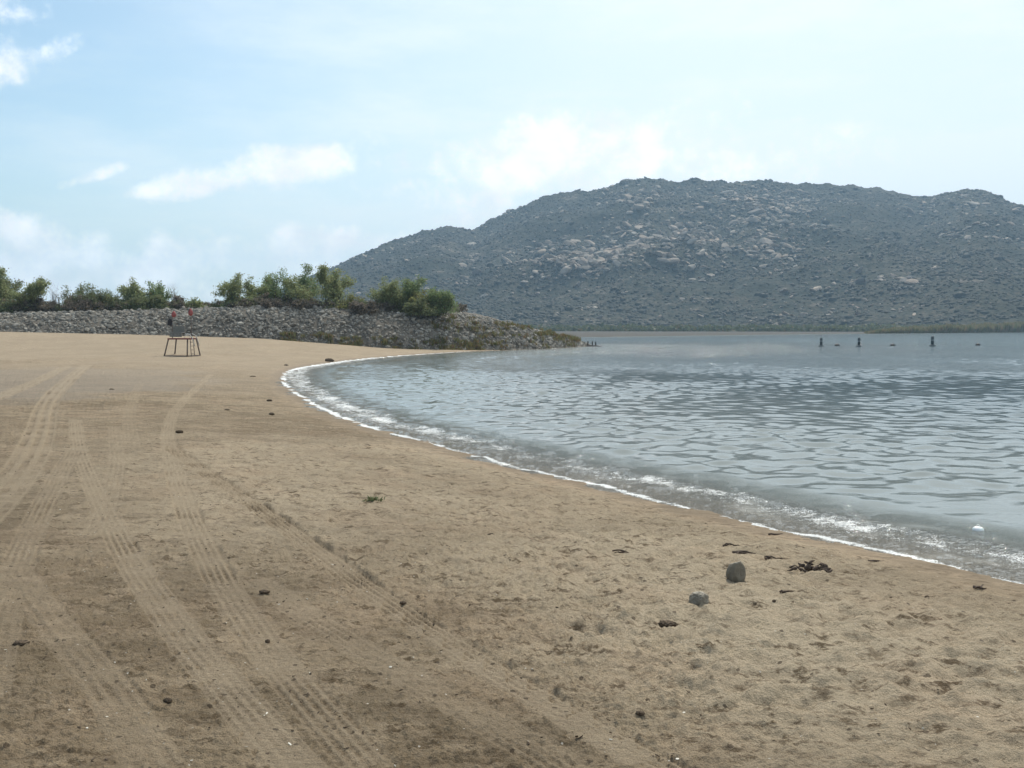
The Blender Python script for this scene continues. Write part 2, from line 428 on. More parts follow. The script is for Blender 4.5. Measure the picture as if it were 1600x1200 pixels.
M['white'] = plain('white_plastic', (.85, .87, .86), .3, .04, 10)
M['drift'] = plain('driftwood', (.085, .062, .048), .95, .5, 40)
M['clod'] = plain('dark_clod', (.095, .068, .045), .95, .5, 60)
M['shell'] = plain('shell', (.66, .62, .53), .6, .15, 60)

# ------------------------------------------------------------------ ground sheet
TRACKS = [  # picture polylines, width m, depth m, ribs, strength
 ([(118,655),(122,700),(148,765),(192,855),(243,935),(296,1005),(352,1072),(420,1150),(470,1210)], .27, .012, 5, 1.0),
 ([(330,585),(285,625),(262,660),(264,705),(287,785),(334,890),(402,1000),(478,1085),(580,1200)], .27, .010, 5, .8),
 ([(262,695),(330,745),(420,803),(520,880),(620,950),(722,1015),(830,1085),(935,1145),(1060,1215)], .27, .014, 5, 1.35),
 ([(136,570),(100,600),(72,630),(62,680),(38,730),(0,775),(-60,830)], .55, .018, 3, .9),
 ([(105,572),(60,595),(0,620),(-60,640)], .5, .018, 3, .9),
 ([(118,700),(72,780),(40,850),(12,930),(-10,1010),(-30,1100)], .27, .008, 5, .6),
 ([(178,665),(184,720),(170,775),(150,830)], .25, .006, 4, .5),
 ([(20,890),(92,985),(175,1080),(245,1200)], .27, .008, 4, .6),
 ([(395,905),(520,985),(640,1060),(770,1130),(910,1215)], .27, .009, 5, .6),
 ([(218,600),(200,640),(206,700)], .3, .008, 4, .4),
]
def build_ground():
    th = np.concatenate([np.radians(np.arange(-180, -31, 1.5)), np.radians(np.arange(-31, 31.001, .056)), np.radians(np.arange(32, 180, 1.5))])
    r = [0.2]; 
    while r[-1] < 2600:
        q = r[-1]
        if q < 3.3: dr = .25
        elif q < 130: dr = min(q*q/(1.75*1056)*1.05, .7)
        else: dr = q*.035
        r.append(q+dr)
    r = np.array(r); nr, nc = len(r), len(th)
    R, T = np.meshgrid(r, th, indexing='ij')
    X = (R*np.sin(T)).ravel(); Y = (R*np.cos(T)).ravel(); R = R.ravel()
    D = sdf(X, Y)
    Z = ground_h(X, Y, D)
    loose = np.zeros_like(X); trk = np.zeros_like(X)
    near = (R < 140) & (D > -6)
    x, y, d, rr = X[near], Y[near], D[near], R[near]
    # how churned up the sand is
    patch = sstep(-.05, .35, fbm(x*.16, y*.11, 3, seed=3))
    lo = np.zeros_like(x)
    for (px, py, rad, s) in [(1350,1010,2.4,1.0),(1000,880,2.1,.9),(1150,950,1.2,.7),(1550,1100,2.0,.9),(1180,850,1.6,.6),(700,800,3.5,.55),(620,730,5,.45),(1500,960,1.6,.6),(900,820,2.5,.6)]:
        c = gp(px, py); q = ((x-c[0])**2*1.0 + (y-c[1])**2*.8)/rad**2
        lo = np.maximum(lo, s*np.exp(-q*q))
    lo = np.clip(lo + .25*fbm(x*.5, y*.4, 3, seed=9), 0, 1)
    dry = sstep(.1, .9, d)            # the wet rim is smooth
    dz = .030*fbm(x*.35, y*.35, 3, seed=11)
    fade = 1/(1+(rr/45)**2)
    # crusty little clods, longer across the view of the beach
    a = fbm(x*3.1, y*4.6, 4, .6, seed=21)
    b = fbm(x*11, y*17, 3, .6, seed=31)
    c3 = fbm(x*24, y*30, 2, .6, seed=33)
    dz = dz + dry*(.014*a + (.017*b + .008*sstep(.0, .4, b) + .012*c3)*(.55+.8*patch))
    # pock marks
    pk = fbm(x*5.3, y*8.0, 2, .5, seed=41); pk = pk + .35*fbm(x*14, y*20, 2, seed=45); dz -= dry*.008*sstep(.25, .5, pk)*(.4+patch)
    pk2 = fbm(x*2.2, y*3.6, 2, .5, seed=43); dz -= dry*.010*sstep(.30, .6, pk2)
    # foot-trampled soft sand
    f = fbm(x*3.2, y*3.6, 3, .45, seed=51); g = fbm(x*2.0, y*2.6, 2, .5, seed=57, ridge=True)
    dz += lo*dry*(.075*f + .060*(g-.2))
    # tyre tracks
    tk = np.zeros_like(x); tm = np.zeros_like(x); gv = np.zeros_like(x)
    for (pl, wd, dp, ribs, st) in TRACKS:
        P = chaikin([gp(*p)[:2] for p in pl], 2)
        acc = 0.0
        for i in range(len(P)-1):
            ax, ay = P[i]; ex, ey = P[i+1]-P[i]; L = math.hypot(ex, ey); ux, uy = ex/L, ey/L
            sel = np.where((x > min(ax, ax+ex)-wd*1.3) & (x < max(ax, ax+ex)+wd*1.3) & (y > min(ay, ay+ey)-wd*1.3) & (y < max(ay, ay+ey)+wd*1.3))[0]
            if len(sel):
                qx, qy = x[sel]-ax, y[sel]-ay; s = qx*ux+qy*uy; l = -qx*uy+qy*ux
                ok = (s >= 0) & (s < L); sel, s, l = sel[ok], s[ok]+acc, l[ok]
                k = l/(wd/2)
                inside = 1-sstep(.88, 1.05, np.abs(k))
                lip = np.exp(-((np.abs(k)-1.13)/.12)**2)
                wob = .55+1.1*fbm(x[sel]*1.5, y[sel]*1.5, 3, seed=61)
                rib = np.tanh(3*np.cos(k*math.pi*ribs))*.5
                tread = np.where(np.sin((s+.05*fbm(x[sel]*4, y[sel]*4, 2, seed=63))*2*math.pi/.075 + 3.1*np.floor((k+1)*ribs/2+.25)) > 0, 1.0, 0.0)*(rib > 0)
                wob = np.clip(wob, .35 if st > 1 else .1, 1.3)
                v = inside*(-dp*.6 - dp*1.3*rib*wob - dp*.6*tread*wob) + lip*dp*.25*wob
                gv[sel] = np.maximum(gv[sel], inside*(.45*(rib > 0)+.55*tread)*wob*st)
                tk[sel] = st*v; tm[sel] = np.maximum(tm[sel], inside*min(1, st))
            acc += L
    dz = dz*(1-.8*tm) + 1.3*tk*(.45+.55*sstep(-.3, .2, fbm(x*.9, y*.9, 2, seed=71)))
    # old high-water scarp across the upper beach
    for (pl, hgt, wid) in [([(-200,572),(0,568),(130,566),(230,554),(300,557),(400,552),(470,546),(600,549)], .17, .9), ([(180,590),(330,573),(440,563),(500,553),(620,550)], .05, .5), ([(540,690),(700,735),(860,790)], .02, .3)]:
        P = chaikin([gp(*p)[:2] for p in pl], 2); dm = np.full(x.shape, 1e9); sg = np.zeros_like(x)
        for i in range(len(P)-1):
            ax, ay = P[i]; ex, ey = P[i+1]-P[i]; tt = np.clip(((x-ax)*ex+(y-ay)*ey)/(ex*ex+ey*ey), 0, 1)
            q = np.hypot(x-ax-tt*ex, y-ay-tt*ey); cr = (ex*(y-ay)-ey*(x-ax)); up = q < dm
            dm = np.where(up, q, dm); sg = np.where(up, np.sign(cr), sg)
        dz += hgt*np.exp(-(dm/wid)**2)*(sg > 0) + hgt*np.exp(-(dm/(wid*.25))**2)*(sg <= 0)
    for (px_, py_, q_) in ((1150, 906, .17), (1091, 950, .16)):
        c = gp(px_, py_); dz += .012*np.exp(-(((x-c[0])**2+(y-c[1])**2)/q_**2)**2)
    # ragged waterline
    dz += .012*fbm(x*.8, y*.8, 3, seed=81)*sstep(2.5, 0, np.abs(d))
    far_s = np.clip(1/(1+(rr/60)**2), .2, 1)
    Z[near] += dz*np.where(rr > 60, far_s*1.5, 1.0)
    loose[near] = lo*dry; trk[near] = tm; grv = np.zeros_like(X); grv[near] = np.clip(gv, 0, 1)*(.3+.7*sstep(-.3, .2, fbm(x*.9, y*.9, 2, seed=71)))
    g0 = gp(20, 596); g1 = gp(330, 600)
    gry = sstep(1.3, .5, ((X-g0[0]+1)/7)**2+((Y-g0[1])/14)**2 + .8*fbm(X*.3, Y*.3, 3, seed=155)) + .2*sstep(1.3, .4, ((X-g1[0])/6)**2+((Y-g1[1])/7)**2 + .8*fbm(X*.3, Y*.3, 3, seed=156))
    gry = np.clip(gry, 0, 1)*(Y > 10)
    V = np.stack([X, Y, Z], 1)
    Fc = grid_faces(nr, nc, True)
    o = mesh_from('ground', V, Fc, M['sand'], smooth=True, attrs={'shore_distance': D, 'looseness': loose, 'track': trk, 'groove_shade': grv, 'grey': gry})
    return tag(o, kind='structure')
build_ground()

# ------------------------------------------------------------------ water
def build_water():
    th = np.concatenate([np.radians(np.arange(-60, -16, 1.0)), np.radians(np.arange(-16, 31.001, .056)), np.radians(np.arange(32, 130, 1.5))])
    r = [3.0]
    while r[-1] < 1500:
        q = r[-1]
        if q < 60: dr = min(max(q*q/2430*.95, .02), .10)
        elif q < 150: dr = .10 + (q-60)*.008
        else: dr = q*.03
        r.append(q+dr)
    r = np.array(r); nr, nc = len(r), len(th)
    R, T = np.meshgrid(r, th, indexing='ij'); X = (R*np.sin(T)).ravel(); Y = (R*np.cos(T)).ravel(); R = R.ravel()
    D = -sdf(X, Y)
    rs = np.random.RandomState(5)
    Z = np.zeros_like(X)
    near = (R < 150) & (D > -3)
    x, y, d, rr = X[near], Y[near], D[near], R[near]
    z = np.zeros_like(x)
    env = .42 + .95*sstep(-.3, .4, fbm(x*.07, y*.06, 3, seed=90))
    calm = .85 + .15*sstep(1.5, 9, d)
    # rolling chop, mostly running towards the viewer and a little to the right
    for i in range(40):
        lam = .36*(1.043**i) * rs.uniform(.9, 1.1)      # .3 .. 3.6 m
        k = 2*math.pi/lam
        a = math.radians(rs.uniform(-72, 66))
        amp = .0032*lam * (.8 if lam < .5 else (1.1 if lam < 1.3 else .75))
        ph = rs.uniform(0, 6.283)
        if lam < .5: fd = sstep(60, 25, rr)
        elif lam < .9: fd = sstep(120, 60, rr)
        else: fd = 1.0
        z += amp*fd*np.sin(k*(x*math.sin(a)+y*math.cos(a)) + ph + 1.6*fbm(x*.12, y*.12, 1, seed=200+i))
    z *= env*calm*1.0
    # small breakers along the rim
    brk = .5+.5*fbm(x*.35, y*.35, 2, seed=95)*1.6
    brk = np.clip(brk, .1, 1.2)*sstep(70, 15, rr)
    off = .25*fbm(x*.25, y*.25, 2, seed=97)
    c1 = d-1.25-off; z += .055*brk*np.where(c1 > 0, np.exp(-(c1/.30)**2), np.exp(-(c1/.12)**2))
    c2 = d-.42-off*.6; z += .022*np.exp(-(c2/.13)**2)*sstep(90, 30, rr)
    jit = fbm(x*6, y*6, 3, .6, seed=98); z += .014*jit*sstep(2.0, .9, d)*sstep(60, 20, rr)
    Z[near] = z
    # foam, plus the surf's sun sparkle painted as white specks
    foam = np.zeros_like(X)
    fo = fbm(x*1.3, y*1.3, 3, seed=99)
    lefty = .5*sstep(3, -5, x)*sstep(18, 28, y)            # strongest in the far bend
    e1 = np.exp(-((d-.06-.12*fo)/.09)**2)*(1.08+.9*lefty)
    foam_sparkle = np.exp(-((d-1.05-off-.1*fo)/.30)**2)*(.32+.42*brk)*(.5+.8*np.clip(fo+.5, 0, 1))
    e3 = np.exp(-((d-.6)/.5)**2)*(.26+.75*lefty)
    foam[near] = np.clip((e1+foam_sparkle+e3)*(.85+.5*fo)*(d > -.6)*sstep(115, 70, rr) + .9*np.exp(-((d-.1)/.35)**2)*sstep(40, 70, rr)*sstep(112, 100, rr), 0, 1.2)
    # wind-roughened water farther out, glassier near the beach
    chop = sstep(38, 115, Y + 26*fbm(X*.05, Y*.03, 3, seed=91) + .12*X)
    chop = np.maximum(chop, .75*sstep(-2, -14, X)*sstep(1, 6, D))
    V = np.stack([X, Y, Z], 1)
    o = mesh_from('lake_water', V, grid_faces(nr, nc), M['water'], smooth=True, attrs={'shore_distance': D, 'foam': foam, 'chop': chop})
    return tag(o, kind='structure')
build_water()

# ------------------------------------------------------------------ stones
def ico(sub):
    bm = __import__('bmesh').new(); __import__('bmesh').ops.create_icosphere(bm, subdivisions=sub, radius=1)
    bm.verts.ensure_lookup_table()
    V = np.array([v.co[:] for v in bm.verts]); Fs = np.array([[v.index for v in f.verts] for f in bm.faces]); bm.free()
    return V, Fs
ICO = {s: ico(s) for s in (1, 2, 5)}
def stone(rs, sub=1, cuts=7, flat=.7, lo=.5, hi=.85):
    V, Fs = ICO[sub]; V = V.copy()
    for _ in range(cuts):
        n = rs.normal(size=3); n /= np.linalg.norm(n); h = rs.uniform(lo, hi)
        q = V @ n; V -= np.outer(np.maximum(q-h, 0), n)
    V *= np.array([rs.uniform(.8, 1.3), rs.uniform(.7, 1.1), rs.uniform(.75, 1.1)*flat])
    return V, Fs
def rotm(rs, tilt=.5):
    return np.array((Matrix.Rotation(rs.uniform(0, 6.28), 3, 'Z') @ Matrix.Rotation(rs.normal()*tilt, 3, 'X') @ Matrix.Rotation(rs.normal()*tilt, 3, 'Y')))

# ------------------------------------------------------------------ embankment
foot_px = [(-260,516,98),(-120,519,99),(0,522.5,100),(100,525,100),(200,527.5,100),(300,530,101),(400,533,101),(470,537.5,101),(540,543,101.5),(620,546.5,102),(700,549,None),(760,547.8,None),(800,546.8,None),(850,545,None),(880,543.2,None),(905,541.5,None),(922,540.2,None)]
top_y = {-260:486,-120:489,0:490,100:488,200:486,300:483,400:480,470:481,540:482,620:485,700:488,760:497,800:509,850:519,880:526,905:534,922:539}
wid = {-260:6,-120:6,0:6,100:6,200:6,300:6,400:6,470:6,540:6.5,620:7,700:7.5,760:7.5,800:6,850:4.5,880:3.5,905:2.4,922:1.0}
foot, crest = [], []
for (px, py, D0) in foot_px:
    if D0 is None:
        p = at_z(px, py); Yf = p[1]; f = np.array([p[0], p[1], -.15])
    else:
        q = at_y(px, py, D0); Yf = D0; f = np.array([q[0], q[1], q[2]-.12])
    c = np.array(at_y(px, top_y[px], Yf+wid[px])); foot.append(f); crest.append(c)
foot = chaikin(foot, 2); crest = chaikin(crest, 2)
NB = len(foot)
def bank_pt(u, t):
    """u along (0..NB-1), t 0 foot .. 1 crest .. 2 back edge"""
    u = np.clip(u, 0, NB-1.001); i = u.astype(int); f = (u-i)[:, None]
    A = foot[i]*(1-f)+foot[i+1]*f; B = crest[i]*(1-f)+crest[i+1]*f
    t = t[:, None]
    P = A + (B-A)*np.clip(t, 0, 1)
    P[:, 2] += (.22*np.sin(np.clip(t[:, 0], 0, 1)*math.pi))*(B[:, 2]-A[:, 2])
    w2 = np.interp(u, [0, NB*.7, NB-1], [16, 10, 1.2])
    k = np.clip(t[:, 0]-1, 0, 1)
    P[:, 1] += w2*k*1.6
    P[:, 2] += np.where(k > 0, .35*np.sin(np.clip(k*2.2, 0, 1)*math.pi*.5)*np.minimum(1, B[:, 2]/4) - np.maximum(k-.55, 0)/.45*(B[:, 2]+.6), 0)
    return P
def build_bank():
    nu, nt = 260, 46
    u = np.linspace(0, NB-1.002, nu); t = np.linspace(-.05, 2, nt)
    U, T = np.meshgrid(u, t, indexing='ij')
    P = bank_pt(U.ravel(), T.ravel())
    P[:, 2] += .12*fbm(P[:, 0]*.5, P[:, 1]*.5, 3, seed=120)
    o = mesh_from('embankment', P, grid_faces(nu, nt), M['bank'], smooth=True)
    tag(o, kind='structure')
    # closes the outer end of the promontory
    return o
build_bank()
def riprap():
    rs = np.random.RandomState(11)
    seglen = np.linalg.norm(np.diff(foot, axis=0), axis=1); cum = np.concatenate([[0], np.cumsum(seglen)])
    cand = []
    N = 16000
    s = rs.uniform(0, cum[-1], N); u = np.interp(s, cum, np.arange(NB))
    t = rs.uniform(-.03, 1.12, N)
    keep = rs.rand(N) < np.interp(u, [0, NB*.6, NB-1], [1, 1, .75])
    u, t = u[keep], t[keep]
    P = bank_pt(u, t)
    size = np.exp(rs.normal(-2.0, .42, len(u)))       # median ~.2 m radius
    size = np.clip(size, .06, .40)
    size *= np.where(t > 1.0, .7, 1)
    size *= np.interp(u, [0, NB*.8, NB-1], [1, 1.05, .9])
    vis = size/P[:, 1]
    px = 800 + F*P[:, 0]/P[:, 1]
    order = np.argsort(-vis*((px > 5) & (px < 1595)))
    solo, rest = order[:300], order[300:]
    var = [stone(rs, 2, 12, .72) for _ in range(14)]
    meshes = []
    for V, Fs in var:
        me = bpy.data.meshes.new('riprap_stone'); me.from_pydata([tuple(p) for p in V], [], [tuple(map(int, f)) for f in Fs]); me.materials.append(M['riprap']); meshes.append(me)
    for k in solo:
        o = bpy.data.objects.new('riprap_stone', meshes[rs.randint(len(meshes))]); COL.objects.link(o)
        o.location = P[k] + np.array([0, 0, size[k]*.15]); o.scale = [size[k]]*3
        o.rotation_euler = (rs.normal()*.4, rs.normal()*.4, rs.uniform(0, 6.28))
        tag(o, 'large angular grey stone in the loose rock facing of the embankment', 'stone', 'large stones facing the embankment')
    Vs, Fs_, off = [], [], 0
    small = [stone(rs, 1, 9, .72) for _ in range(60)]
    for k in rest:
        V, Fs = small[rs.randint(60)]
        Q = (V*size[k]) @ rotm(rs, .4).T + P[k] + np.array([0, 0, size[k]*.1])
        Vs.append(Q); Fs_.append(Fs+off); off += len(V)
    o = mesh_from('riprap', np.concatenate(Vs), np.concatenate(Fs_), M['riprap'])
    tag(o, 'mass of smaller grey broken stones covering the embankment slope', 'stones', kind='stuff')
riprap()

# ------------------------------------------------------------------ plants
def leaf_quads(C, size, rs, aspect=2.2, up=.3):
    """a leaf-shaped quad at each point"""
    n = len(C)
    a = rs.normal(size=(n, 3)); a[:, 2] += up; a /= np.linalg.norm(a, axis=1)[:, None]
    b = np.cross(a, rs.normal(size=(n, 3))); b /= np.linalg.norm(b, axis=1)[:, None]
    s = size*np.exp(rs.normal(0, .3, n))[:, None]
    V = np.stack([C-a*s*.5, C+b*s*.5/aspect, C+a*s*.5, C-b*s*.5/aspect], 1).reshape(-1, 3)
    return V, np.arange(4*n).reshape(-1, 4)
DENS = 640
def plant(name, label, cat, px, base_py, top_py, width_px, D, leafmat, seed, dens=1.0, style='tree', group=None, leaf=.13, barkmat=None):
    rs = np.random.RandomState(seed); rnd = random.Random(seed)
    x, y, zb = at_y(px, base_py, D); _, _, zt = at_y(px, top_py, D)
    h = zt-zb; wr = width_px/F*D/2
    root = empty(name, (x, y, zb-.25)); tag(root, label, cat, group)
    tb = MB(); tips = []
    def grow(p, d, L, r, lvl, maxl):
        pts = [p]; rad = [r]; n = 4
        for i in range(n):
            d = (d + Vector((rnd.gauss(0, .16), rnd.gauss(0, .16), rnd.gauss(.05, .10)))).normalized()
            q = pts[-1] + d*(L/n)
            pts.append(q); rad.append(r*(1-.6*(i+1)/n))
            if lvl >= 1: tips.append((q, lvl))
        tb.tube(pts, rad, 5 if lvl == 0 else 3)
        if lvl < maxl:
            for k in range(rnd.choice((3, 4, 5)) if lvl == 0 else rnd.choice((2, 3, 4))):
                i = rnd.randint(1 if lvl or style != 'tree' else 2, n)
                out = Vector((rnd.gauss(0, 1), rnd.gauss(0, 1), rnd.gauss(.35, .5))).normalized()
                nd = (d*.7 + out*.75).normalized()
                grow(pts[i].copy(), nd, L*rnd.uniform(.42, .68), rad[i]*.6, lvl+1, maxl)
    ns = {'tree': 4, 'bush': 8, 'bare': 7, 'feather': 9}[style]
    for k in range(ns):
        a = rnd.uniform(0, 6.28); sp = rnd.uniform(.15, 1.0)
        off = Vector((math.cos(a), math.sin(a), 0))*wr*(.25 if style != 'bush' else .55)*sp
        lean = Vector((math.cos(a), math.sin(a), 0))*min(1.2, wr/h*1.1)*sp*(.35 if style == 'feather' else 1)
        grow(off, (Vector((0, 0, 1))+lean).normalized(), h*rnd.uniform(.55, .85), .035+.012*h, 0, 2 if style != 'bare' else 3)
    zs = np.array([t[0].z for t in tips]); xs = np.array([math.hypot(t[0].x, t[0].y) for t in tips])
    kz = (h-.25)/np.max(zs); kx = wr*.97/np.percentile(xs, 97)
    tb.v = [(v[0]*kx, v[1]*kx, v[2]*kz) for v in tb.v]
    for t in tips: t[0].x *= kx; t[0].y *= kx; t[0].z *= kz
    tb.build('trunk', barkmat or M['bark'], root)
    if style == 'bare' and dens <= .05: return root
    T = np.array([t[0][:] for t in tips])
    per = int(DENS*dens*(h*wr/8)/max(.2, leaf/.13)**2/ max(1, len(T)/60) / 6) + 3
    C = np.repeat(T, per, 0); C = C + rs.normal(size=C.shape)*np.array([1, 1, .7])*(.07+.032*h)
    if style in ('bush', 'feather', 'tree'):        # leafy skirt: this scrub is clothed to the ground
        n = int(len(C)*(.45 if style != 'tree' else .30))
        a = rs.uniform(0, 6.28, n); q = np.sqrt(rs.rand(n))*wr*.9; zz = rs.beta(1.2, 1.9, n)*h*.7
        cl = .5+.5*fbm(a*2.2, zz*1.4+seed, 2, seed=seed % 50)*2.2
        ok = rs.rand(n) < cl
        C = np.concatenate([C, np.stack([np.cos(a)*q, np.sin(a)*q, zz], 1)[ok]])
    C = C[C[:, 2] > .02]
    V, Fs = leaf_quads(C, leaf*1.15, rs, 2.0, .4)
    mesh_from('crown', V, Fs, leafmat, root)
    return root
DT = 109.5
trees = [
 ('tree','dense olive-green tree at the far left end of the embankment top','tree', 22,491,414,92,DT,'leaf_olive','tree',1.6),
 ('tree','dark green tree behind the leftmost tree, cut by the photo edge','tree', -22,491,420,80,DT+2,'leaf_dark','tree',1.6),
 ('tree','small dark green tree with a dead spray, second clump from the left','tree', 122,490,436,52,DT,'leaf_dark','bush',1.0),
 ('tree','low dark bushy tree between the dead sprays and the light green tree','tree', 166,490,444,46,DT,'leaf_dark','bush',1.0),
 ('tree','light green bushy tree above and left of the lifeguard chair','tree', 214,489,428,56,DT,'leaf_olive','tree',1.2),
 ('tree','narrow green tree directly behind the lifeguard chair','tree', 247,488,433,38,DT+1,'leaf_green','tree',1.0),
 ('shrub','low sparse green shrub right of the bare grey bush, above the chair','shrub', 306,483,457,34,DT,'leaf_olive','bush',.6),
 ('tree','spreading light olive tree, left one of the tall central group','tree', 388,483,422,76,DT,'leaf_olive','tree',1.0),
 ('tree','tallest open-crowned tree in the middle of the central group','tree', 440,483,406,86,DT+1.5,'leaf_green','tree',.8),
 ('tree','broad open green tree, right one of the tall central group','tree', 505,484,410,88,DT,'leaf_olive','tree',1.0),
 ('shrub','low yellow-green shrub at the right foot of the central trees','shrub', 545,484,453,54,DT-.5,'leaf_yellow','bush',1.0),
 ('tree','upright feathery green tree standing against the mountain foot','tree', 612,487,426,44,DT,'leaf_olive','feather',1.5),
 ('tree','upright dark feathery tree just right of its lighter twin','tree', 640,487,424,36,DT+1,'leaf_green','feather',1.5),
 ('shrub','yellow-green shrub between the feathery trees and the last round tree','shrub', 670,487,446,46,DT,'leaf_yellow','bush',1.1),
 ('tree','rounded green tree, last one before the bare rocky point','tree', 701,488,441,46,DT,'leaf_green','bush',1.5),
]
trees = [(t[0], t[1], t[2], t[3]-(9 if t[3] > 660 else 0)) + t[4:] for t in trees]
for i, t in enumerate(trees):
    plant(t[0], t[1], t[2], t[3], t[4]+(3 if t[3] < 590 else -2), t[5], t[6]*1.25, t[7], M[t[8]], 40+i*3, t[10], t[9], 'trees and shrubs on the embankment top')
bares = [(88,490,428,40,'leafless grey bush beside the leftmost dense tree'),(140,490,431,34,'leafless twiggy bush above the small dark green tree'),(66,490,450,26,'small leafless bush at the foot of the leftmost tree'),(180,490,440,30,'leafless twiggy bush above the low dark bushy tree'),(272,487,427,34,'tall leafless grey bush right of the narrow green tree'),(330,483,456,20,'tiny leafless bush left of the central trees')]
for i, b in enumerate(bares):
    plant('bare_shrub', b[4], 'shrub', b[0], b[1], b[2], b[3], DT-.5+i*.3, M['leaf_brown'], 300+i, .04, 'bare', 'leafless bushes on the embankment', barkmat=M['twig'])
rs = np.random.RandomState(77)
pxs = np.arange(-60, 690, 21.0)
for i, px in enumerate(pxs):
    by = float(np.interp(px, [-60,0,200,400,540,700,760], [491,491,488,482,483,488,495]))
    hh = (rs.uniform(24, 38) if px < 290 else rs.uniform(20, 32)) if not (290 < px < 345) else 13
    if px > 715: hh = 9
    plant('dry_shrub', 'dull brown dry shrub in the low brush line along the embankment top', 'shrub', px+rs.uniform(-5, 5), by+3, by-hh, rs.uniform(44, 62), 108+rs.uniform(-1, 3.5), M['leaf_brown'] if rs.rand() < .72 else M['leaf_dark'], 500+i, 2.0, 'bush', 'dry shrubs along the embankment top', .13)
# more brush farther back on the flat top
for i, px in enumerate(np.arange(-40, 700, 41.0)):
    by = float(np.interp(px, [-60,0,200,400,540,700,760], [491,491,488,482,483,488,495]))-2
    plant('brush_shrub', 'dark shrub farther back on the flat embankment top, behind the brown brush', 'shrub', px+rs.uniform(-9, 9), by, by-rs.uniform(12, 20), rs.uniform(56, 80), 117+rs.uniform(-2, 4), M['leaf_dark'] if rs.rand() < .6 else M['leaf_brown'], 700+i, 1.2, 'bush', 'shrubs behind the brush line', .16)

# weeds and grass between the stones near the water
def weeds():
    rs = np.random.RandomState(31); C = []; hs = []
    def clump(px0, px1, tlo, thi, n, h):
        # u positions whose picture column lies in the range
        U = rs.uniform(0, NB-1.01, n*8); T = rs.uniform(tlo, thi, n*8); P = bank_pt(U, T)
        px = 800+F*P[:, 0]/P[:, 1]
        k = np.where((px > px0) & (px < px1))[0]
        nn = fbm(px[k]*.035, T[k]*3, 2, seed=140); k = k[nn > -.08][:n]
        for p in P[k]:
            m = rs.randint(10, 26)
            C.append(p + rs.normal(size=(m, 3))*np.array([.16, .16, 0])); hs.append(np.full(m, h*rs.uniform(.5, 1.3)))
    clump(790, 905, .5, 1.08, 130, .5)
    clump(700, 900, .0, .8, 170, .45)
    clump(440, 760, -.03, .16, 210, .45)
    clump(660, 760, .1, .6, 60, .6)
    C = np.concatenate(C); hs = np.concatenate(hs)
    n = len(C); lean = rs.normal(size=(n, 3))*.25; lean[:, 2] = 1
    tip = C + lean*hs[:, None]; side = rs.normal(size=(n, 3)); side[:, 2] = 0; side /= np.linalg.norm(side, axis=1)[:, None]; side *= .035
    mid = (C+tip)/2
    V = np.stack([C-side*.5, mid+side, tip, mid-side], 1).reshape(-1, 3)
    o = mesh_from('weeds', V, np.arange(4*n).reshape(-1, 4), M['weed'])
    tag(o, 'green and rusty weeds growing between the stones near the water', 'weeds', kind='stuff')
M['weed'] = mat_leaf('weed_leaf', (.10, .115, .045), (.20, .19, .085), dry=(.22, .13, .08), dryf=.3)
weeds()

# ------------------------------------------------------------------ far shore: reeds, brush belt
def blades(name, pts, hs, wd, mat, label, cat, rs):
    n = len(pts); lean = rs.normal(size=(n, 3))*.12; lean[:, 2] = 1
    tip = pts+lean*hs[:, None]; side = np.tile([[1., 0, 0]], (n, 1)); side[:, 1] = rs.normal(size=n)*.5; side *= (wd*rs.uniform(.6, 1.4, n))[:, None]
    mid = pts*.45+tip*.55
    V = np.stack([pts-side*.7, mid+side, tip, mid-side], 1).reshape(-1, 3)
    o = mesh_from(name, V, np.arange(4*n).reshape(-1, 4), mat); return tag(o, label, cat, kind='stuff')
def far_side():
    rs = np.random.RandomState(3)
    # reed bed running out from the right along the waterline
    n = 26000
    px = 1352+rs.rand(n)**.85*(1800-1352); back = rs.rand(n)
    yy = np.interp(px, [1350,1600,1800], [521.3,519.3,518.2])
    P = np.zeros((n, 3))
    dx = (px-800)/F; tanv = (yy-HOR)/F; D = H/tanv*1.0
    D = D*(1+.0*back)-2+back*28
    P[:, 0] = dx*D; P[:, 1] = D; P[:, 2] = -.1
    hs = np.interp(px, [1352,1380,1450,1600,1800], [1.2,2.9,4.2,6.6,7.4])*rs.uniform(.6, 1.1, n)*(.8+.35*fbm(px*.05, back*2, 2, seed=4))
    blades('reed_bed', P, hs, .55, M['reed'], 'brown-tipped green reed bed along the far right waterline', 'reeds', rs)
    # belt of brush between the mud flat and the slope
    n = 30000
    px = rs.uniform(700, 1800, n); back = rs.rand(n)
    D = 640+back*70; P = np.stack([(px-800)/F*D, D, np.full(n, .6)], 1)
    hs = (3.2+4.2*np.clip(.5+fbm(px*.03, back, 3, seed=6), 0, 1.2))*rs.uniform(.5, 1.2, n)*.95
    P[:, 2] += rs.rand(n)*hs*.6
    V, Fs = leaf_quads(P, 1.7, rs, 1.3, .2)
    o = mesh_from('shore_brush', V, Fs, M['farleaf']); tag(o, 'belt of dull green brush along the foot of the mountain', 'brush', kind='stuff')
far_side()

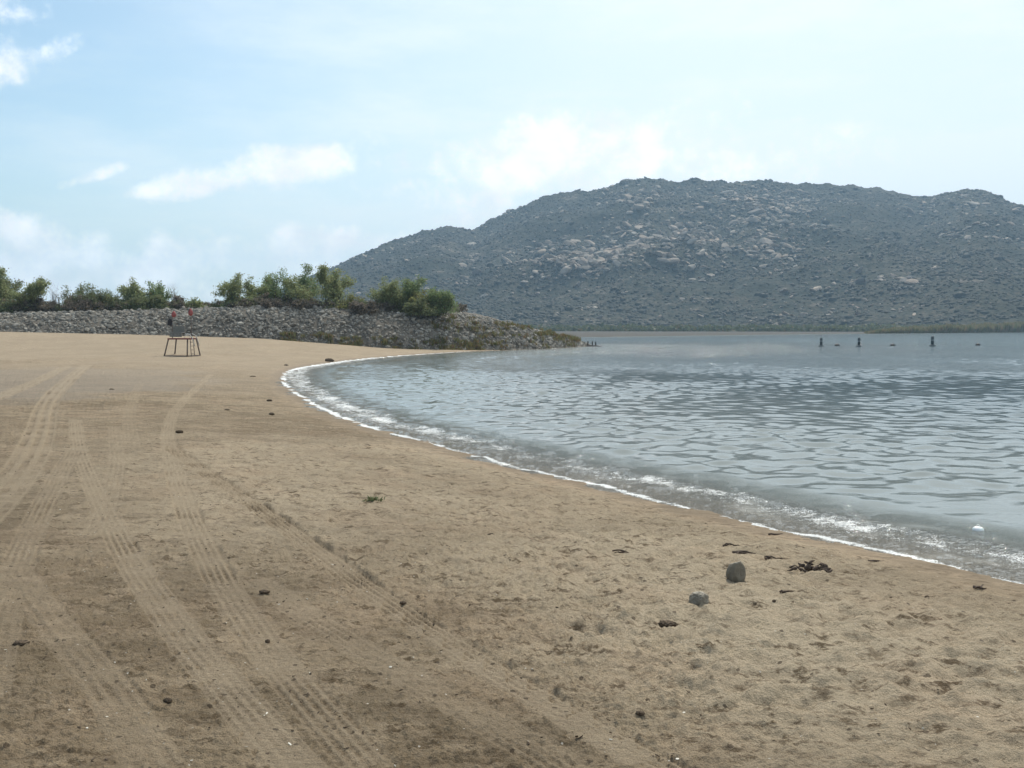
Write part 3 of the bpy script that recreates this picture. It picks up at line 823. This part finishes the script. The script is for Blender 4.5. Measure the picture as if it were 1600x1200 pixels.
# ------------------------------------------------------------------ mountain
SKY = [(-900,560),(-300,525),(150,520),(300,500),(420,462),(480,438),(540,412),(580,394),(620,379),(660,366),(690,358),(702,357),(720,360),(741,363),(752,357),(770,346),(790,336),(812,328),(835,318),(852,310),(880,305),(900,303),(920,305),(940,299),(970,288),(1000,282),(1030,284),(1050,286),(1070,287),(1090,283),(1108,287),(1130,291),(1160,289),(1185,286),(1210,289),(1240,292),(1270,291),(1300,292),(1340,295),(1370,298),(1395,305),(1420,310),(1445,311),(1460,308),(1480,305),(1505,300),(1520,301),(1550,311),(1600,331),(1700,372),(1850,420),(2100,455),(2600,505),(3200,530)]
def mountain_h(az, r):
    """height at azimuth az (rad) and distance r"""
    px = 800+F*np.tan(az)
    sy = np.interp(px, [p[0] for p in SKY], [p[1] for p in SKY])
    tanel = np.maximum((HOR-sy)/F, 0)*np.cos(az)
    r0 = 730 + 40*np.sin(az*5+1)
    rr = 1500 + 90*np.sin(az*7) + 60*np.sin(az*17+2)
    t = (r-r0)/(rr-r0)
    Hr = H + tanel*rr
    prof = np.where(t < 1, np.clip(t, 0, 1)**1.12*(1.0) , 1-.55*np.clip(t-1, 0, 2)**1.3)
    x, y = r*np.sin(az), r*np.cos(az)
    n = fbm(x*.0035, y*.0035, 5, .5, seed=160, ridge=True)
    n2 = fbm(x*.018, y*.018, 4, .55, seed=170)
    n3 = fbm(x*.07, y*.07, 3, .6, seed=175)
    body = np.clip(np.minimum(t, 1), 0, 1)
    amp = np.minimum(Hr*.16, 34)
    rag = 5.0*fbm(x*.03, y*.03, 4, .6, seed=178, ridge=True)*np.exp(-((t-1)/.05)**2)*np.minimum(1, Hr/80)
    z = Hr*prof + rag + amp*(n-.35)*np.sin(np.clip(t, 0, 1)*math.pi)**.8*.9 + 6*n2*np.minimum(body*3, 1)*np.where(t > .9, .6, 1)*np.minimum(1, Hr/60) + .7*n3*np.minimum(body*4, 1)
    z = np.where(t < 0, -4, z-.3)
    # never above the skyline in front of the ridge
    lim = H + (tanel)*r
    front = (t < .97)
    z = np.where(front, np.minimum(z, np.maximum(lim-1.5*(1-t)*5, z*.5)), z)
    return z
def build_mountain():
    az = np.radians(np.concatenate([np.arange(-48, -16, .5), np.arange(-16, 33, .055), np.arange(33, 62, .5)]))
    r = np.concatenate([np.arange(690, 1300, 4.5), np.arange(1300, 1640, 3.0), np.arange(1640, 2600, 30)])
    A, R = np.meshgrid(az, r, indexing='ij'); Z = mountain_h(A.ravel(), R.ravel())
    X = R.ravel()*np.sin(A.ravel()); Y = R.ravel()*np.cos(A.ravel())
    o = mesh_from('mountain', np.stack([X, Y, Z], 1), grid_faces(len(az), len(r)), M['mountain'], smooth=True)
    tag(o, kind='structure')
    # granite boulders and outcrops
    rs = np.random.RandomState(23); N = 30000
    a = np.radians(rs.uniform(-14, 30, N)); rr = rs.uniform(740, 1560, N)
    x, y = rr*np.sin(a), rr*np.cos(a)
    px = 800+F*np.tan(a)
    z0 = mountain_h(a, rr)
    py = HOR-(z0-H)/(rr*np.cos(a))*F
    dens = sstep(-.15, .45, fbm(x*.008, y*.006, 4, .6, seed=180))*.22
    for (cx, cy, wx, wy, s) in [(855,405,16,12,1.6),(925,415,18,14,1.8),(888,420,14,9,1.6),(1078,372,20,14,1.8),(1128,397,16,10,1.6),(1200,388,22,9,1.6),(1175,325,26,8,1.7),(1000,322,20,10,1.5),(1040,405,22,8,1.4),(955,395,16,14,1.5),(890,410,95,34,.8),(980,380,70,50,.7),(1090,370,80,50,.7),(1030,405,40,24,.8),(1190,325,95,34,.9),(1195,385,60,34,.8),(990,305,60,22,.6),(1480,320,90,18,.5),(1500,370,60,20,.4),(1130,395,50,25,.6),(1240,340,60,25,.5)]:
        dens = np.maximum(dens, s*np.exp(-(((px-cx)/wx)**2+((py-cy)/wy)**2)))
    dens = np.maximum(dens, .012)
    dens = np.maximum(dens, .16*sstep(22, 4, py-np.interp(px, [p[0] for p in SKY], [p[1] for p in SKY])))
    dens *= sstep(742, 800, rr)
    k = np.where(rs.rand(N) < dens)[0]
    sz = np.exp(rs.normal(.1, .6, len(k)))*(1+1.3*dens[k])
    sz = np.clip(sz, .6, 7.5)
    Vs, Fs_, off = [], [], 0
    small = [stone(rs, 2, 14, .8) for _ in range(50)]
    for q, i in enumerate(k):
        V, Fs = small[rs.randint(50)]
        Q = (V*sz[q]*np.array([1.35, 1, .7])) @ rotm(rs, .35).T + np.array([x[i], y[i], z0[i]+sz[q]*.1]); Vs.append(Q); Fs_.append(Fs+off); off += len(V)
    o = mesh_from('mountain_boulders', np.concatenate(Vs), np.concatenate(Fs_), M['boulder'])
    tag(o, 'pale granite boulders and outcrops scattered over the mountain slope', 'boulders', kind='stuff')
    # chaparral bushes
    N = 100000
    a = np.radians(rs.uniform(-16, 30.5, N)); rr = np.sqrt(rs.uniform(735**2, 1600**2, N)); z = mountain_h(a, rr)
    keep = (z > .5) & (rs.rand(N) < .30+.7*sstep(-.25, .2, fbm(rr*np.sin(a)*.012, rr*.009, 4, .6, seed=190))); a, rr, z = a[keep], rr[keep], z[keep]; n = len(a)
    base = np.stack([rr*np.sin(a), rr*np.cos(a), z-.3], 1)
    V0, F0 = ICO[1]
    s = np.exp(rs.normal(-.1, .45, n)); nz = rs.uniform(.7, 1.25, (n, len(V0), 1))
    V = (V0[None]*nz*np.array([1.15, 1.15, .95]))*s[:, None, None] + base[:, None, :]
    Fs = (F0[None] + (np.arange(n)*len(V0))[:, None, None]).reshape(-1, 3)
    o = mesh_from('chaparral', V.reshape(-1, 3), Fs, M['chap'], smooth=True)
    tag(o, 'dark chaparral scrub covering the mountain slope', 'scrub', kind='stuff')
M['chap'] = mat_leaf('chaparral_leaf', (.018, .024, .013), (.034, .038, .022), dry=(.075, .065, .045), dryf=.10)
build_mountain()

# ------------------------------------------------------------------ lifeguard chair
def lifeguard_chair():
    c = gp(279, 557); D = c[1]; s = D/F          # metres per picture pixel at that distance
    root = empty('lifeguard_chair', (c[0], c[1], c[2]-.02), 0)
    tag(root, 'tall empty steel lifeguard chair with two red floats on top on the beach', 'lifeguard chair')
    X = lambda px: (px-279)*s
    Z = lambda py: (557-py)*s
    zp = Z(530)
    dep = 34*s
    for (bx, tx, by, tyy) in [(256.5,262.5,0,.12),(292.5,292.5,0,.12),(262,266,dep,dep-.12),(303,298,dep,dep-.12)]:
        m = MB(); m.tube([(X(bx), by, 0), (X(tx), tyy, zp)], .045, 8); m.build('leg', M['steel'], root, True)
    m = MB(); m.box((X(274.5), .0, .045), (X(293)-X(256), .06, .08)); m.build('base_rail', M['steel'], root)
    m = MB(); m.box((X(282.5), dep, .045), (X(303)-X(262), .06, .08)); m.build('base_rail', M['steel'], root)
    m = MB()
    for x0, y0, x1, y1 in [(256.5,0,262,dep),(292.5,0,303,dep)]: m.tube([(X(x0), y0, .05), (X(x1), y1, .05)], .035, 6)
    m.build('side_rail', M['steel'], root)
    m = MB(); m.box((X(280), dep/2, zp+.04), (X(298)-X(262), dep, .09)); m.build('platform', M['dark_red'], root, bevel=.01)
    m = MB()
    m.box((X(271.5), dep*.35, zp+.32), (X(281)-X(262), .08, Z(520)-zp-.1)); m.box((X(271.5), dep*.6, zp+.45), (X(281)-X(262), .5, .05))
    m.box((X(271.5), dep*.8, zp+.62), (X(281)-X(262), .05, .5)); m.build('seat', M['grey_board'], root, bevel=.008)
    # ladder on the right with curved handrails
    for yy in (.35, dep-.35):
        m = MB(); m.tube([(X(296.5), yy, .02), (X(295.5), yy, zp*.55), (X(295), yy, zp+.1)], .022, 6); m.build('ladder_rail', M['steel'], root, True)
    for k in range(4):
        m = MB(); m.tube([(X(296), .35, zp*(k+.7)/4.4), (X(296), dep-.35, zp*(k+.7)/4.4)], .02, 6); m.build('rung', M['steel'], root, True)
    for yy in (.2, dep-.2):
        m = MB(); m.tube([(X(303), yy, zp*.62), (X(299.5), yy, zp+.1), (X(296.5), yy, Z(523.5)), (X(292), yy, Z(521)), (X(288), yy, Z(522)), (X(287), yy, zp+.05)], .028, 8); m.build('handrail', M['pale_pipe'], root, True)
    for px in (264.5, 294.5):
        m = MB(); m.tube([(X(px), dep*.5, zp), (X(px), dep*.5, Z(488 if px < 270 else 484))], .026, 8); m.build('upright', M['steel'], root, True)
    m = MB(); m.tube([(X(257), dep*.5, Z(492)), (X(295), dep*.5, Z(492))], .026, 8); m.build('crossbar', M['pale_pipe'], root, True)
    for px, y0, y1 in ((268,495.5,485.5),(294.5,493,481.5)):
        m = MB(); hgt = Z(y1)-Z(y0); m.lathe([(.03,0),(.11,.05),(.15,hgt*.3),(.15,hgt*.55),(.09,hgt*.8),(.04,hgt),], 14, (X(px), dep*.5-.1, Z(y0)))
        m.build('rescue_float', M['red'], root, True)
    # dark bag or jacket hanging from the left upright
    rs = np.random.RandomState(2); V, Fs = stone(rs, 2, 6, 1.0)
    V = V*np.array([.20, .12, .33]); V += np.array([X(261.5), dep*.5-.1, Z(504)])
    o = mesh_from('hanging_bag', V, Fs, M['black'], root, smooth=True)
    m = MB(); m.tube([(X(261.5), dep*.5-.05, Z(498)), (X(263.5), dep*.5, Z(492))], .012, 5); m.build('strap', M['black'], o)
lifeguard_chair()

# ------------------------------------------------------------------ buoys and posts
def marker_buoy():
    root = empty('marker_buoy', (0, 0, 0))
    m = MB(); m.lathe([(.10,-.35),(.32,-.25),(.37,-.05),(.36,.08),(.28,.17),(.17,.20)], 24); m.build('float_collar', M['buoy'], root, True)
    m = MB(); m.lathe([(.165,.2),(.165,.95),(.16,1.05),(.12,1.12),(.04,1.14)], 24); m.build('column', M['buoy'], root, True)
    m = MB(); m.lathe([(.17,.62),(.172,.63),(.172,.72),(.17,.73)], 24); m.build('band', M['buoy_band'], root, True)
    return root
def copy_tree(o, parent=None):
    c = o.copy(); COL.objects.link(c); c.parent = parent
    for ch in [q for q in bpy.data.objects if q.parent == o]: copy_tree(ch, c)
    return c
mb0 = marker_buoy()
mb_labels = ['dark upright marker buoy, leftmost and nearest the rocky point', 'dark upright marker buoy between the two outer marker buoys', 'tallest dark upright marker buoy, the one off the reed bed']
for i, (px, py) in enumerate([(1283,541.3),(1342,541.6),(1457,541.2)]):
    o = mb0 if i == 0 else copy_tree(mb0)
    p = at_z(px, py); o.location = (p[0], p[1], 0); sc = (1.0, 1.02, 1.16)[i]; o.scale = (sc, sc, sc); o.rotation_euler = (math.radians((-2, 1.5, 1)[i]), math.radians((1, -2, 2)[i]), i)
    tag(o, mb_labels[i], 'buoy', 'upright marker buoys on the lake')
f0 = None
for i, (px, py, lb) in enumerate([(1308,540.2,'small dark round float between the two left marker buoys'),(1395,540.2,'small dark round float between the middle and right marker buoys'),(1528,539.6,'small dark round float right of all the marker buoys')]):
    if f0 is None:
        root = empty('float', (0, 0, 0)); m = MB(); m.lathe([(.05,-.2),(.22,-.14),(.30,0),(.28,.12),(.17,.22),(.05,.25)], 20); m.build('float_body', M['float'], root, True)
        m = MB(); m.tube([(-.05, 0, .24), (-.03, 0, .31), (.03, 0, .31), (.05, 0, .24)], .015, 6); m.build('eyelet', M['float'], root, True); f0 = root; o = root
    else: o = copy_tree(f0)
    p = at_z(px, py); o.location = (p[0], p[1], 0.02); o.rotation_euler = (0, .1*i, i); o.scale = (1.15, 1.15, 1.0)
    tag(o, lb, 'float', 'small floats of the swim line')
for i, (px, lb) in enumerate([(918.5,'dark wooden post nearest the tip of the rocky point'),(925.5,'dark wooden post, middle one of three off the rocky point'),(930.5,'dark wooden post farthest out from the rocky point')]):
    p = at_z(px, 540.6); rnd = random.Random(i)
    m = MB(); m.tube([(0, 0, -.4), (.01*i, 0, .3), (.02, .01, .62-.05*i)], [.10, .09, .085], 10); m.tube([(.02, .01, .62-.05*i), (.02, .01, .66-.05*i)], [.11, .08], 10)
    o = m.build('post', M['post']); o.location = (p[0], p[1], 0); tag(o, lb, 'post', 'wooden posts off the rocky point')
p = at_z(927, 541.2); rs = np.random.RandomState(9)
m = MB(); m.tube([(-1.0, 0, -.02), (-.4, .05, .05), (.4, -.03, .04), (1.1, .06, .0)], [.08, .11, .10, .06], 8)
o = m.build('log', M['post'], smooth=True); o.location = (p[0], p[1], 0); tag(o, 'dark waterlogged log lying at the foot of the three posts', 'log')

# white object bobbing in the shallows
p = at_z(1528, 829)
root = empty('white_float', (p[0], p[1], 0)); tag(root, 'small white plastic float bobbing in the shallow water at the right', 'float')
m = MB(); m.lathe([(.02,-.05),(.05,-.035),(.064,.0),(.060,.022),(.044,.04),(.014,.05)], 20); m.build('float_body', M['white'], root, True)
m = MB(); m.tube([(-.02, 0, .048), (-.012, 0, .066), (.012, 0, .066), (.02, 0, .048)], .004, 6); m.build('eyelet', M['white'], root, True)

# ------------------------------------------------------------------ stones, wood and litter on the sand
def beach_rock(name, px, py, wpx, hpx, seed, label, mat='rock', cat='rock', group=None, flat=1.0, taper=0, sink=.12, sub=5, cuts=11, nz=.13):
    rs = np.random.RandomState(seed); g = gp(px, py); s = g[1]/F
    V, Fs = stone(rs, sub, cuts, 1.0, .74, .97)
    V += nz*(fbm(V[:, 0]*3+seed, V[:, 1]*3+V[:, 2]*2, 4, .6, seed=seed % 40))[:, None]*V + nz*.3*(fbm(V[:, 0]*14, V[:, 1]*14+V[:, 2]*9, 3, .6, seed=seed % 40+3))[:, None]*V
    V -= V.min(0)/2+V.max(0)/2; V /= (V.max(0)-V.min(0))
    V[:, :2] *= (1-taper*(V[:, 2:3]+.5)**1.5); V[:, 0] += taper*.3*V[:, 2]
    V *= np.array([wpx*s, wpx*s*.85, hpx*s/flat])
    V[:, 2] += hpx*s/flat*(.5-sink)
    o = mesh_from(name, V, Fs, M[mat], smooth=(sub > 3)); o.location = g; return tag(o, label, cat, group)
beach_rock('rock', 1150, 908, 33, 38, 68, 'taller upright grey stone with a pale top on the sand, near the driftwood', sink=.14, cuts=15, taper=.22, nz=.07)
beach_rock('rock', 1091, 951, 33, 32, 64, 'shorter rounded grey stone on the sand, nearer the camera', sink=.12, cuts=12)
clods = [(1043,973,34,11,'flat dark clod of earth just left of and below the two grey stones'),(767,835,12,7,'small dark clod alone on the open sand in the middle of the beach'),
 (33,1003,26,8,'dark flat clod near the left edge of the photo'),(262,1093,15,9,'dark clod between the lowest tyre marks, bottom left'),(418,1001,9,7,'small dark pebble-like clod lying on the middle tyre track'),
 (413,924,18,7,'dark clod right of the middle tyre track'),(1211,939,12,7,'small dark clod right of the grey stones'),(1455,960,12,8,'dark clod on the trampled sand at the right'),
 (280,674,12,6,'dark clod beside the long tyre track, left of the bay'),(355,640,9,4,'small dark clod on the upper beach above the tyre tracks'),(421,625,9,4,'small dark clod close to the bend of the waterline'),
 (425,646,9,5,'small dark clod just below the bend of the waterline'),(515,562,15,7,'dark lump of driftwood on the far sand where the bay narrows'),(462,580,9,4,'dark stone sitting in the foam at the bend of the bay'),
 (395,588,9,3,'little dark clod left of the bend of the bay'),(447,570,7,3,'little dark clod on the far sand behind the bend'),(175,608,8,3,'small dark clod left on the upper beach'),(630,941,12,6,'dark clod left of the long middle tyre track, on pinkish sand'),
 (1000,1113,16,7,'dark clod low in the photo right of the last tyre track'),(1337,1112,14,6,'dark clod in the trampled sand at the lower right'),(735,945,11,5,'dark clod in the middle of the pinkish sand')]
for i, (px, py, wp, hp, lb) in enumerate(clods):
    beach_rock('clod', px, py+hp*.4, wp, hp, 90+i, lb, 'clod', 'clod', 'dark clods scattered on the beach', sink=.25, sub=5 if wp > 10 else 2, cuts=6, nz=.35)

def sticks(name, px, py, wpx, n, seed, label, rad=.008, group=None, height=.05, mat='drift'):
    g = gp(px, py); s = g[1]/F; L = wpx*s; rnd = random.Random(seed); m = MB()
    for k in range(n):
        l = L*rnd.uniform(.35, 1.0)*(1 if k else 1); a = rnd.gauss(0, .55)
        x0, y0 = rnd.uniform(-.35, .35)*L*(k > 0), rnd.uniform(-.15, .15)*L*(k > 0)
        z0 = rnd.uniform(0, height*.5)*(n > 1) + rad*.4
        pts = []; r = rad*rnd.uniform(.6, 1.3)
        for i in range(6):
            u = i/5-.5
            pts.append((x0+math.cos(a)*l*u, y0+math.sin(a)*l*u + rnd.gauss(0, .05)*l, z0+.008 + rnd.random()*height*.5 + (max(0, .25-u*u)*height*2.2*(k % 3 == 0) if n > 2 else 0)))
        m.tube(pts, [r, r*1.1, r, r*.85, r*.6, r*.3], 6)
    o = m.build(name, M[mat], smooth=True); o.location = g; return tag(o, label, 'driftwood', group)
def root_heap():
    g = gp(1267, 893); k = g[1]/F; rnd = random.Random(12); m = MB()
    for i in range(34):
        u = rnd.uniform(-30, 26)*k; v = rnd.gauss(0, .05); L = rnd.uniform(7, 20)*k; a = rnd.uniform(-.9, .9)+(math.pi if rnd.random() < .5 else 0)
        up = rnd.uniform(-.1, .5) if i % 3 else rnd.uniform(.5, 1.5)
        z = .01+rnd.uniform(0, .03); p = Vector((u, v, z)); d = Vector((math.cos(a), math.sin(a)*.7, up)).normalized(); pts = [p]
        for q in range(5):
            d = (d+Vector((rnd.gauss(0, .3), rnd.gauss(0, .3), rnd.gauss(-.12, .25)))).normalized(); p = p+d*L/5; p.z = max(p.z, .004); pts.append(p.copy())
        r = rnd.uniform(.008, .019); m.tube(pts, [r, r*1.2, r*.9, r*.8, r*.5, r*.2], 6)
    o = m.build('driftwood', M['drift'], smooth=True); o.location = g
    tag(o, 'tangled dark heap of driftwood roots right of the taller grey stone', 'driftwood')
root_heap()
tw = [(1162,868,40,7,.009,'dark twigs scattered directly behind the taller grey stone'),(1205,876,34,5,.008,'thin dark sticks between the taller stone and the driftwood heap'),
 (1212,837,24,1,.010,'short dark stick lying at the edge of the wet sand'),(1055,848,24,3,.007,'few dark twigs on the sand left of the taller stone'),(1370,880,28,2,.008,'dark twigs on wet sand right of the driftwood heap'),
 (1535,921,44,3,.009,'dark twigs near the waterline at the right edge'),(1232,929,26,2,.007,'two small dark twigs right of and below the taller stone'),(1140,855,22,3,.007,'small twigs behind the stone, nearest the water'),
 (660,666,14,1,.012,'stick by the waterline left of the middle of the bay'),(574,697,20,1,.014,'thin stick on the sand below the far foam line'),(756,716,16,1,.013,'stick on wet sand close to the small breaker'),
 (876,952,62,1,.006,'long thin curved twig in the middle of the beach'),(1045,959,34,1,.006,'thin twig lying just above the flat dark clod'),(970,866,44,3,.006,'dark twigs on the rough sand left of the stones')]
for i, (px, py, wp, n, r, lb) in enumerate(tw):
    sticks('driftwood_twig', px, py, wp, n, 20+i, lb, r, 'twigs washed up on the sand', .02)

# green weed tuft
def tuft():
    g = gp(584, 786); rs = np.random.RandomState(8); n = 130
    root = empty('weed_tuft', tuple(g)); tag(root, 'small green weed growing alone on the sand', 'weed')
    a = rs.uniform(0, 6.28, n); q = np.abs(rs.normal(0, .07, n)); q *= .42; B = np.stack([np.cos(a)*q*1.8, np.sin(a)*q, np.zeros(n)], 1)
    T = B + np.stack([np.cos(a)*.035, np.sin(a)*.03, rs.uniform(.02, .09, n)], 1); sd_ = rs.normal(size=(n, 3))*.0035; Mi = (B+T)/2+[0, 0, .02]
    mesh_from('foliage', np.stack([B-sd_, Mi+sd_*1.4, T, Mi-sd_*1.4], 1).reshape(-1, 3), np.arange(4*n).reshape(-1, 4), M['leaf_dark'], root)
    m = MB(); m.tube([(0, 0, -.02), (.006, 0, .04), (.01, .0, .11)], [.003, .003, .001], 5); m.tube([(0, 0, 0), (-.03, 0, .03), (-.06, .0, .04)], [.003, .002, .001], 5); m.build('stem', M['leaf_dark'], root)
tuft()

def litter():
    """shell chips and tiny clods all over the sand"""
    rs = np.random.RandomState(71)
    for name, N, smin, smax, mat, label, cat in [('shell_fragments', 420, .004, .010, 'shell', 'tiny pale shell chips strewn over the sand', 'shells'), ('sand_clods', 3000, .003, .011, 'clod', 'tiny dark crumbs of soil and bark strewn over the sand', 'crumbs')]:
        r = 3.4*np.exp(rs.uniform(0, 2.3, N)); a = np.radians(rs.uniform(-30, 30, N)); x, y = r*np.sin(a), r*np.cos(a)
        d = sdf(x, y); n = fbm(x*.8, y*1.1, 3, seed=150)
        k = (d > .5) & ((n > -.05) | (rs.rand(N) < .35)); x, y, d = x[k], y[k], d[k]; z = ground_h(x, y, d)
        small = [stone(rs, 1, 6, .55) for _ in range(20)]; Vs, Fs_, off = [], [], 0
        for i in range(len(x)):
            V, Fs = small[rs.randint(20)]; s = smin+(smax-smin)*rs.rand()**2.2
            Q = (V*s*np.array([1.5, 1, .8])) @ rotm(rs, .3).T + np.array([x[i], y[i], z[i]+.004+.03*fbm(x[i:i+1]*.35, y[i:i+1]*.35, 3, seed=11)[0]]); Vs.append(Q); Fs_.append(Fs+off); off += len(V)
        tag(mesh_from(name, np.concatenate(Vs), np.concatenate(Fs_), M[mat]), label, cat, kind='stuff')
litter()

# ------------------------------------------------------------------ haze
def haze():
    m = bpy.data.materials.new('haze'); m.use_nodes = True; t = NT(m.node_tree)
    v = t.n('ShaderNodeVolumePrincipled', {'Color': (.50, .75, 1.0, 1), 'Density': .00025, 'Anisotropy': .1})
    t.n('ShaderNodeOutputMaterial', {'Volume': v.outputs[0]})
    b = MB(); b.box((0, 500, 122.5), (6400, 6400, 257))
    o = b.build('haze', m); tag(o, 'pale summer haze over lake and mountain', 'haze', kind='stuff')
haze()
